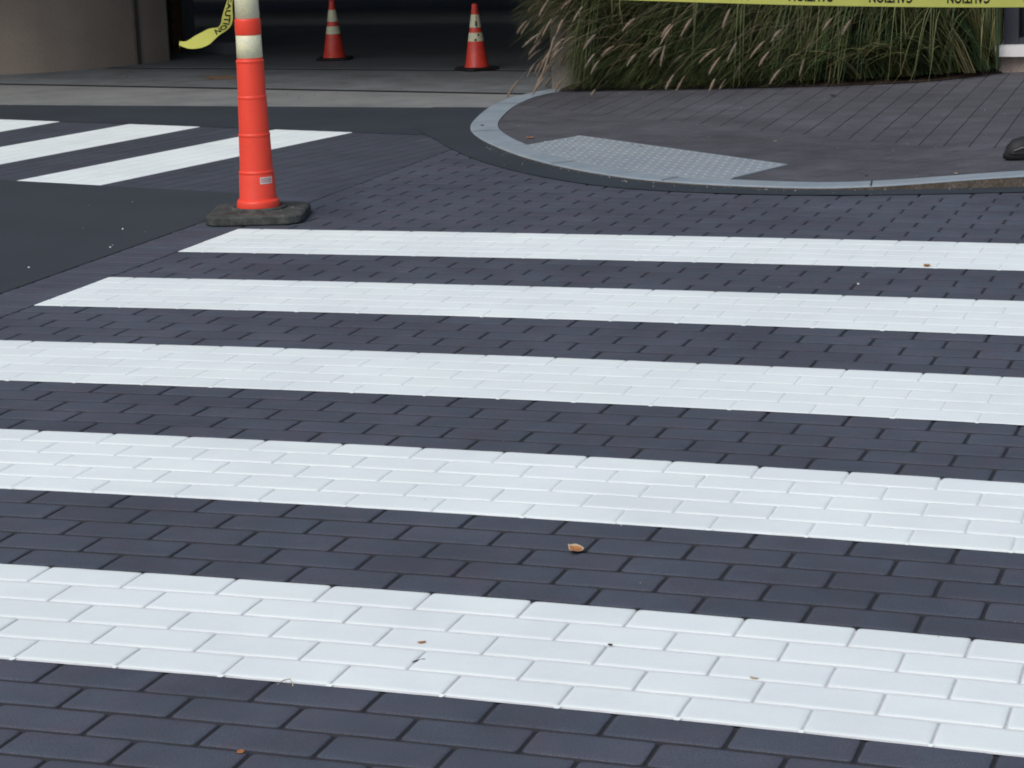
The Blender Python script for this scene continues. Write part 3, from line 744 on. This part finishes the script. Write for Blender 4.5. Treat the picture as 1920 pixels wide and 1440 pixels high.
def u_at(x):   # arc position where the tape passes world x
    for i in range(len(R1.A) - 1):
        if R1.A[i].x <= x <= R1.A[i + 1].x:
            return R1.l[i] + (x - R1.A[i].x) / (R1.A[i + 1].x - R1.A[i].x) * (R1.l[i + 1] - R1.l[i])
tx = MB()
TU = 1.0
sd_ = Vector((CP[0], CP[1], CP[2])) - Vector((0, 6.2, .7))
_, n0 = R1.at(2.0, .5); off = .0006 if n0.dot(sd_) > 0 else -.0006
U0 = 2.325; PIT = .370; WLEN = .206
for k_ in range(-6, 8):
    u_r = U0 + k_ * PIT
    if u_r + WLEN < R1.l[-1] - .05 and u_r > .1:
        R1.text(tx, u_r + WLEN, u_r, .80, .205, off)
txo = tx.build("lettering", M['ink']); txo.parent = t1
# post at the right that the tape runs to (outside the picture)
sp_ = empty("sign_post", (3.62, 8.72, .1)); tag(sp_, "slim grey post on the sidewalk holding the far end of the long tape", "post")
q_ = MB(); q_.lathe([(.08, 0), (.08, .02), (.03, .03), (.03, 1.2), (.0, 1.21)], 20); q_.build("pole", M['steel'], sp_)
# short loose end blown to the left
ED = [((-1.800, 4.812, .945), (-1.790, 4.816, .940)), ((-1.825, 4.820, .895), (-1.806, 4.826, .892)), ((-1.843, 4.829, .846), (-1.822, 4.835, .846)), ((-1.860, 4.832, .809), (-1.829, 4.842, .808)), ((-1.874, 4.838, .78), (-1.833, 4.849, .775)), ((-1.884, 4.846, .757), (-1.845, 4.856, .748)),
      ((-1.898, 4.853, .743), (-1.868, 4.862, .728)), ((-1.912, 4.862, .7385), (-1.902, 4.867, .710)), ((-1.950, 4.868, .733), (-1.928, 4.873, .692)), ((-1.985, 4.875, .719), (-1.955, 4.875, .672)),
      ((-2.016, 4.88, .706), (-1.988, 4.878, .660)), ((-2.043, 4.885, .692), (-2.021, 4.883, .655)), ((-2.066, 4.892, .683), (-2.053, 4.889, .655)), ((-2.091, 4.9, .683), (-2.084, 4.898, .662)),
      ((-2.103, 4.912, .680), (-2.103, 4.908, .668)), ((-2.113, 4.930, .690), (-2.110, 4.928, .655)), ((-2.118, 4.94, .690), (-2.115, 4.938, .650))]
R2 = Ribbon([e[0] for e in ED], [e[1] for e in ED]); tl = MB(); R2.mesh(tl)
t2 = tag(tl.build("caution_tape", M['yellow']), "short loose end of yellow tape twisted and blown left of the delineator", "caution tape", "yellow caution tapes tied to the delineator")
tx2 = MB(); _, n0 = R2.at(.15, .5); off = .0006 if n0.dot(Vector((CP[0] + 1.9, CP[1] - 4.9, CP[2] - .7))) > 0 else -.0006
R2.text(tx2, .088, .275, .20, .80, off)
tx2o = tx2.build("lettering", M['ink']); tx2o.parent = t2

# ------------------------------------------------------------------ shoe at the right edge
sh = empty("shoe", (1.08, 6.40, 0)); zz = cz(1.08, 6.4) - .002; sh.location.z = zz
tag(sh, "toe of a black shoe on the dark sidewalk at the right edge", "shoe")
up = MB(); secs = [(-.140, .004, .030, .010), (-.128, .030, .034, .058), (-.105, .043, .034, .082), (-.07, .050, .034, .092), (-.03, .051, .034, .096), (.02, .046, .034, .104), (.07, .040, .034, .112), (.12, .037, .034, .118), (.155, .030, .034, .112), (.166, .006, .034, .05)]
nseg = 14; vs = []
for x, hw, zb, zt in secs:
    for k_ in range(nseg + 1):
        a_ = math.pi * k_ / nseg; vs.append((x, hw * math.cos(a_) * (1 - .1 * math.sin(a_)), .026 + (zt - .026) * max(0, math.sin(a_)) ** .8 if zt > .026 else .026))
up.add(vs, [(i * (nseg + 1) + k_, i * (nseg + 1) + k_ + 1, (i + 1) * (nseg + 1) + k_ + 1, (i + 1) * (nseg + 1) + k_) for i in range(len(secs) - 1) for k_ in range(nseg)], 0, True)
upo = up.build("upper", M['shoe'], sh)
sl = MB(); out_ = []
for i in range(28):
    a_ = 2 * math.pi * i / 28; x = .158 * math.cos(a_) + .012; hw = .052 if math.cos(a_) < .2 else .042; out_.append((x, hw * math.sin(a_) * (1.0 if abs(x + .04) > .05 else 1.0)))
rg = [(.94, .0), (1.0, .006), (1.0, .022), (.97, .028)]
vs = []
for s_, z in rg: vs += [(x * s_, y_ * s_, z) for x, y_ in out_]
sl.add(vs, [(i * 28 + k_, i * 28 + (k_ + 1) % 28, (i + 1) * 28 + (k_ + 1) % 28, (i + 1) * 28 + k_) for i in range(3) for k_ in range(28)] + [tuple(range(84, 112))], 0, True)
sl.build("sole", M['sole'], sh)
pi_ = MB(); pi_.tube([(-.110, -.046, .040), (-.08, -.0525, .052), (-.04, -.054, .058), (.02, -.050, .058), (.08, -.042, .055)], .0028, 8); pi_.build("side_line", M['side_line'], sh)  # thin grey curved line along the shoe's side
sh.rotation_euler.z = math.radians(20)

# ------------------------------------------------------------------ leaves and small debris
def leaf(name, x, y, z, pts2, m_, label, cat, rot=0, curl=.2, s=1.0, grp=None, rim=None):
    mb = MB(); cxx = sum(p[0] for p in pts2) / len(pts2); cyy = sum(p[1] for p in pts2) / len(pts2)
    P = catmull([Vector(p) for p in pts2 + [pts2[0]]], 4)[:-1]; n_ = len(P); vs = []
    for f_ in (1, .82, .4):
        for p in P:
            qx = cxx + (p.x - cxx) * f_; qy = cyy + (p.y - cyy) * f_; rr = math.hypot(qx - cxx, qy - cyy)
            vs.append((qx * s, qy * s, .0015 + curl * rr * rr * s / .02 + .0012 * noise.noise(Vector((qx * 90, qy * 90, x)))))
    vs.append((cxx * s, cyy * s, .0015)); c_ = len(vs) - 1
    fs = [(j * n_ + i, j * n_ + (i + 1) % n_, (j + 1) * n_ + (i + 1) % n_, (j + 1) * n_ + i) for j in range(2) for i in range(n_)]
    mb.add(vs, fs[:n_], 1 if rim else 0, True); o_ = 0
    mb.f += fs[n_:] + [(2 * n_ + i, 2 * n_ + (i + 1) % n_, c_) for i in range(n_)]; mb.m += [0] * (2 * n_); mb.sm += [True] * (2 * n_)
    o = mb.build(name, [m_] + ([rim] if rim else [])); o.location = (x, y, z); o.rotation_euler.z = rot
    mod = o.modifiers.new("s", 'SOLIDIFY'); mod.thickness = .0006
    return tag(o, label, cat, grp)
RI = math.radians(18.8)
leaf("dry_leaf", .795, .820, .001, [(-.017, .022), (-.002, .026), (.009, .022), (.018, .008), (.017, -.004), (.006, -.018), (-.004, -.026), (-.011, -.024), (-.014, -.004)], M['leaf'],
     "orange brown dry leaf on the dark bricks right of the middle", "leaf", RI, .25, .88, "leaf litter on the bricks", M['leafrim'])
leaf("leaf_scrap", .596, -.312, 0, [(-.006, .005), (.002, .007), (.006, .001), (.001, -.006), (-.005, -.004)], M['leaf'], "tiny orange scrap of leaf on the dark bricks by the bottom edge", "leaf", .4, .4, 1, "leaf litter on the bricks")
leaf("leaf_scrap", .690, .236, .001, [(-.008, .001), (.000, .004), (.008, .003), (.004, -.003), (-.005, -.003)], M['leaf'], "tiny brown leaf scrap lying on the nearest white bar", "leaf", .5, .3, 1, "leaf litter on the bricks")
leaf("debris_bit", .716, .152, -.001, [(-.003, -.012), (.003, -.004), (.006, .010), (.001, .010), (-.003, -.001)], M['darkbit'], "dark sliver stuck in a joint of the nearest white bar", "debris", -.5, .1, 1, "leaf litter on the bricks")
leaf("debris_bit", 1.020, .300, .001, [(-.004, .003), (.003, .004), (.004, -.003), (-.003, -.004)], M['darkbit'], "tiny dark red speck on the nearest white bar, right of its middle", "debris", 0, .1, 1, "leaf litter on the bricks")
leaf("leaf_scrap", .983, 4.077, .001, [(-.010, .012), (.006, .014), (.012, .000), (.002, -.014), (-.010, -.008)], M['leaf'], "small brown leaf on the lower edge of the farthest long white bar", "leaf", .2, .4, 1, "leaf litter on the bricks")
leaf("leaf_scrap", 1.300, .2, -.001, [(-.008, .002), (.004, .004), (.009, .000), (-.003, -.004)], M['leafrim'], "pale straw coloured scrap in a joint of the nearest white bar", "leaf", -.3, .3, 1, "leaf litter on the bricks")
tw = MB(); tw.tube([(-.016, -.004, .001), (-.008, .006, .006), (.002, .009, .008), (.010, .002, .003), (.014, -.006, .001)], .0010, 5); o = tw.build("twig", M['leafrim']); o.location = (.54, -.012, -.001)
tag(o, "tiny curled pale twig at the lower edge of the nearest white bar", "twig")
random.seed(21)
for (x, y, s_, m_, lb, ct) in ((-.312, 9.10, .022, 'darkbit', "dark leaf lying on the sidewalk near the plumed grass", "leaf"), (-1.436, 9.44, .020, 'leaf', "orange scrap of leaf at the foot of the grass bed", "leaf"),
        (.43, 6.03, .012, 'darkbit', "dark crumb on the sidewalk close to the kerb, right of the studded plate", "debris"), (-.78, 6.90, .010, 'darkbit', "dark crumb lying on the studded plate, right one of two", "debris"),
        (-.84, 6.98, .008, 'darkbit', "dark crumb lying on the studded plate, left one of two", "debris"), (-1.845, 7.70, .014, 'darkbit', "dark crumb on the kerb where it curves round", "debris"),
        (-1.42, 7.20, .020, 'leaf', "orange brown leaf scrap inside the curved kerb", "leaf"), (-.20, 7.15, .010, 'leafrim', "pale chip on the dark sidewalk beyond the plate", "debris"),
        (.80, 5.99, .010, 'leafrim', "pale chip on the sidewalk by the raised kerb at right", "debris"), (.10, 5.62, .008, 'leafrim', "pale chip in the gutter below the flush kerb", "debris")):
    zc_ = cz(x, y) + (.008 if 'plate' in lb and 'studded' in lb and 'right of' not in lb else .001)
    if 'plate, ' in lb and 'one of two' in lb: zc_ = .017
    P = [(s_ * math.cos(2 * math.pi * i / 7) * random.uniform(.6, 1.1), s_ * .8 * math.sin(2 * math.pi * i / 7) * random.uniform(.6, 1.1)) for i in range(7)]
    leaf("leaf_scrap" if ct == "leaf" else "debris_bit", x, y, zc_, P, M[m_], lb, ct, 0, .3, 1, "litter on the corner sidewalk")
for (x, y, lb) in ((-2.171, 4.466, "pale pebble on the smooth asphalt left of the delineator"), (-2.01, 4.07, "pale pebble on the smooth asphalt by the brick border"),
        (-2.097, 3.636, "pale pebble on the smooth asphalt nearest the left edge"), (.82, 3.74, "pale pebble on the dark bricks between the two farthest long bars")):
    mb = MB(); mb.lathe([(.003, -.001), (.004, .0015), (.003, .0035), (.001, .004)], 7, cap=True); o = mb.build("pebble", M['sill']); o.location = (x, y, 0); tag(o, lb, "pebble", "pale pebbles on the road")

# fine grit along the kerb, on the sidewalk and on the asphalt
gt = MB(); random.seed(99)
def chip(x, y, z, r_, mi):
    a0 = random.uniform(0, 6.28); n_ = 5; vs = [(x + r_ * random.uniform(.6, 1) * math.cos(a0 + 6.283 * i / n_), y + r_ * random.uniform(.6, 1) * math.sin(a0 + 6.283 * i / n_), z) for i in range(n_)] + [(x, y, z + r_ * .8)]
    gt.add(vs, [(i, (i + 1) % n_, n_) for i in range(n_)], mi)
for i in range(230):
    x = random.uniform(-1.8, 1.4); y = random.uniform(5.9, 9.3)
    if inside(x, y): chip(x, y, sz(x, y) + .0002, random.uniform(.0010, .0030), random.choice((0, 1, 1, 2, 2)))
for i in range(90):
    q_i = random.randrange(40, 90); d_ = random.expovariate(30); j_ = offset(outer, -.004 - d_)[q_i].lerp(offset(outer, -.004 - d_)[q_i + 1], random.random())
    chip(j_.x, j_.y, .0037, random.uniform(.0012, .0035), random.choice((0, 1, 2, 2)))
for i in range(50): chip(random.uniform(-3.5, -1.95), random.uniform(3.0, 5.2), .0002, random.uniform(.001, .0028), random.choice((0, 1, 1)))
for i in range(60):
    x = random.uniform(-1.5, 2.2); y = random.uniform(-.4, 5.6); chip(x, y, .0012, random.uniform(.0007, .0020), random.choice((0, 1, 2)))
for i in range(120): chip(random.uniform(-6, -2.2), random.uniform(8.7, 10.6), .0062, random.uniform(.002, .005), random.choice((1, 1, 2)))
tag(gt.build("grit", [M['sill'], M['darkbit'], M['stone']]), "fine grit and crumbs scattered on the sidewalk, kerb and asphalt", "grit", kind='stuff')
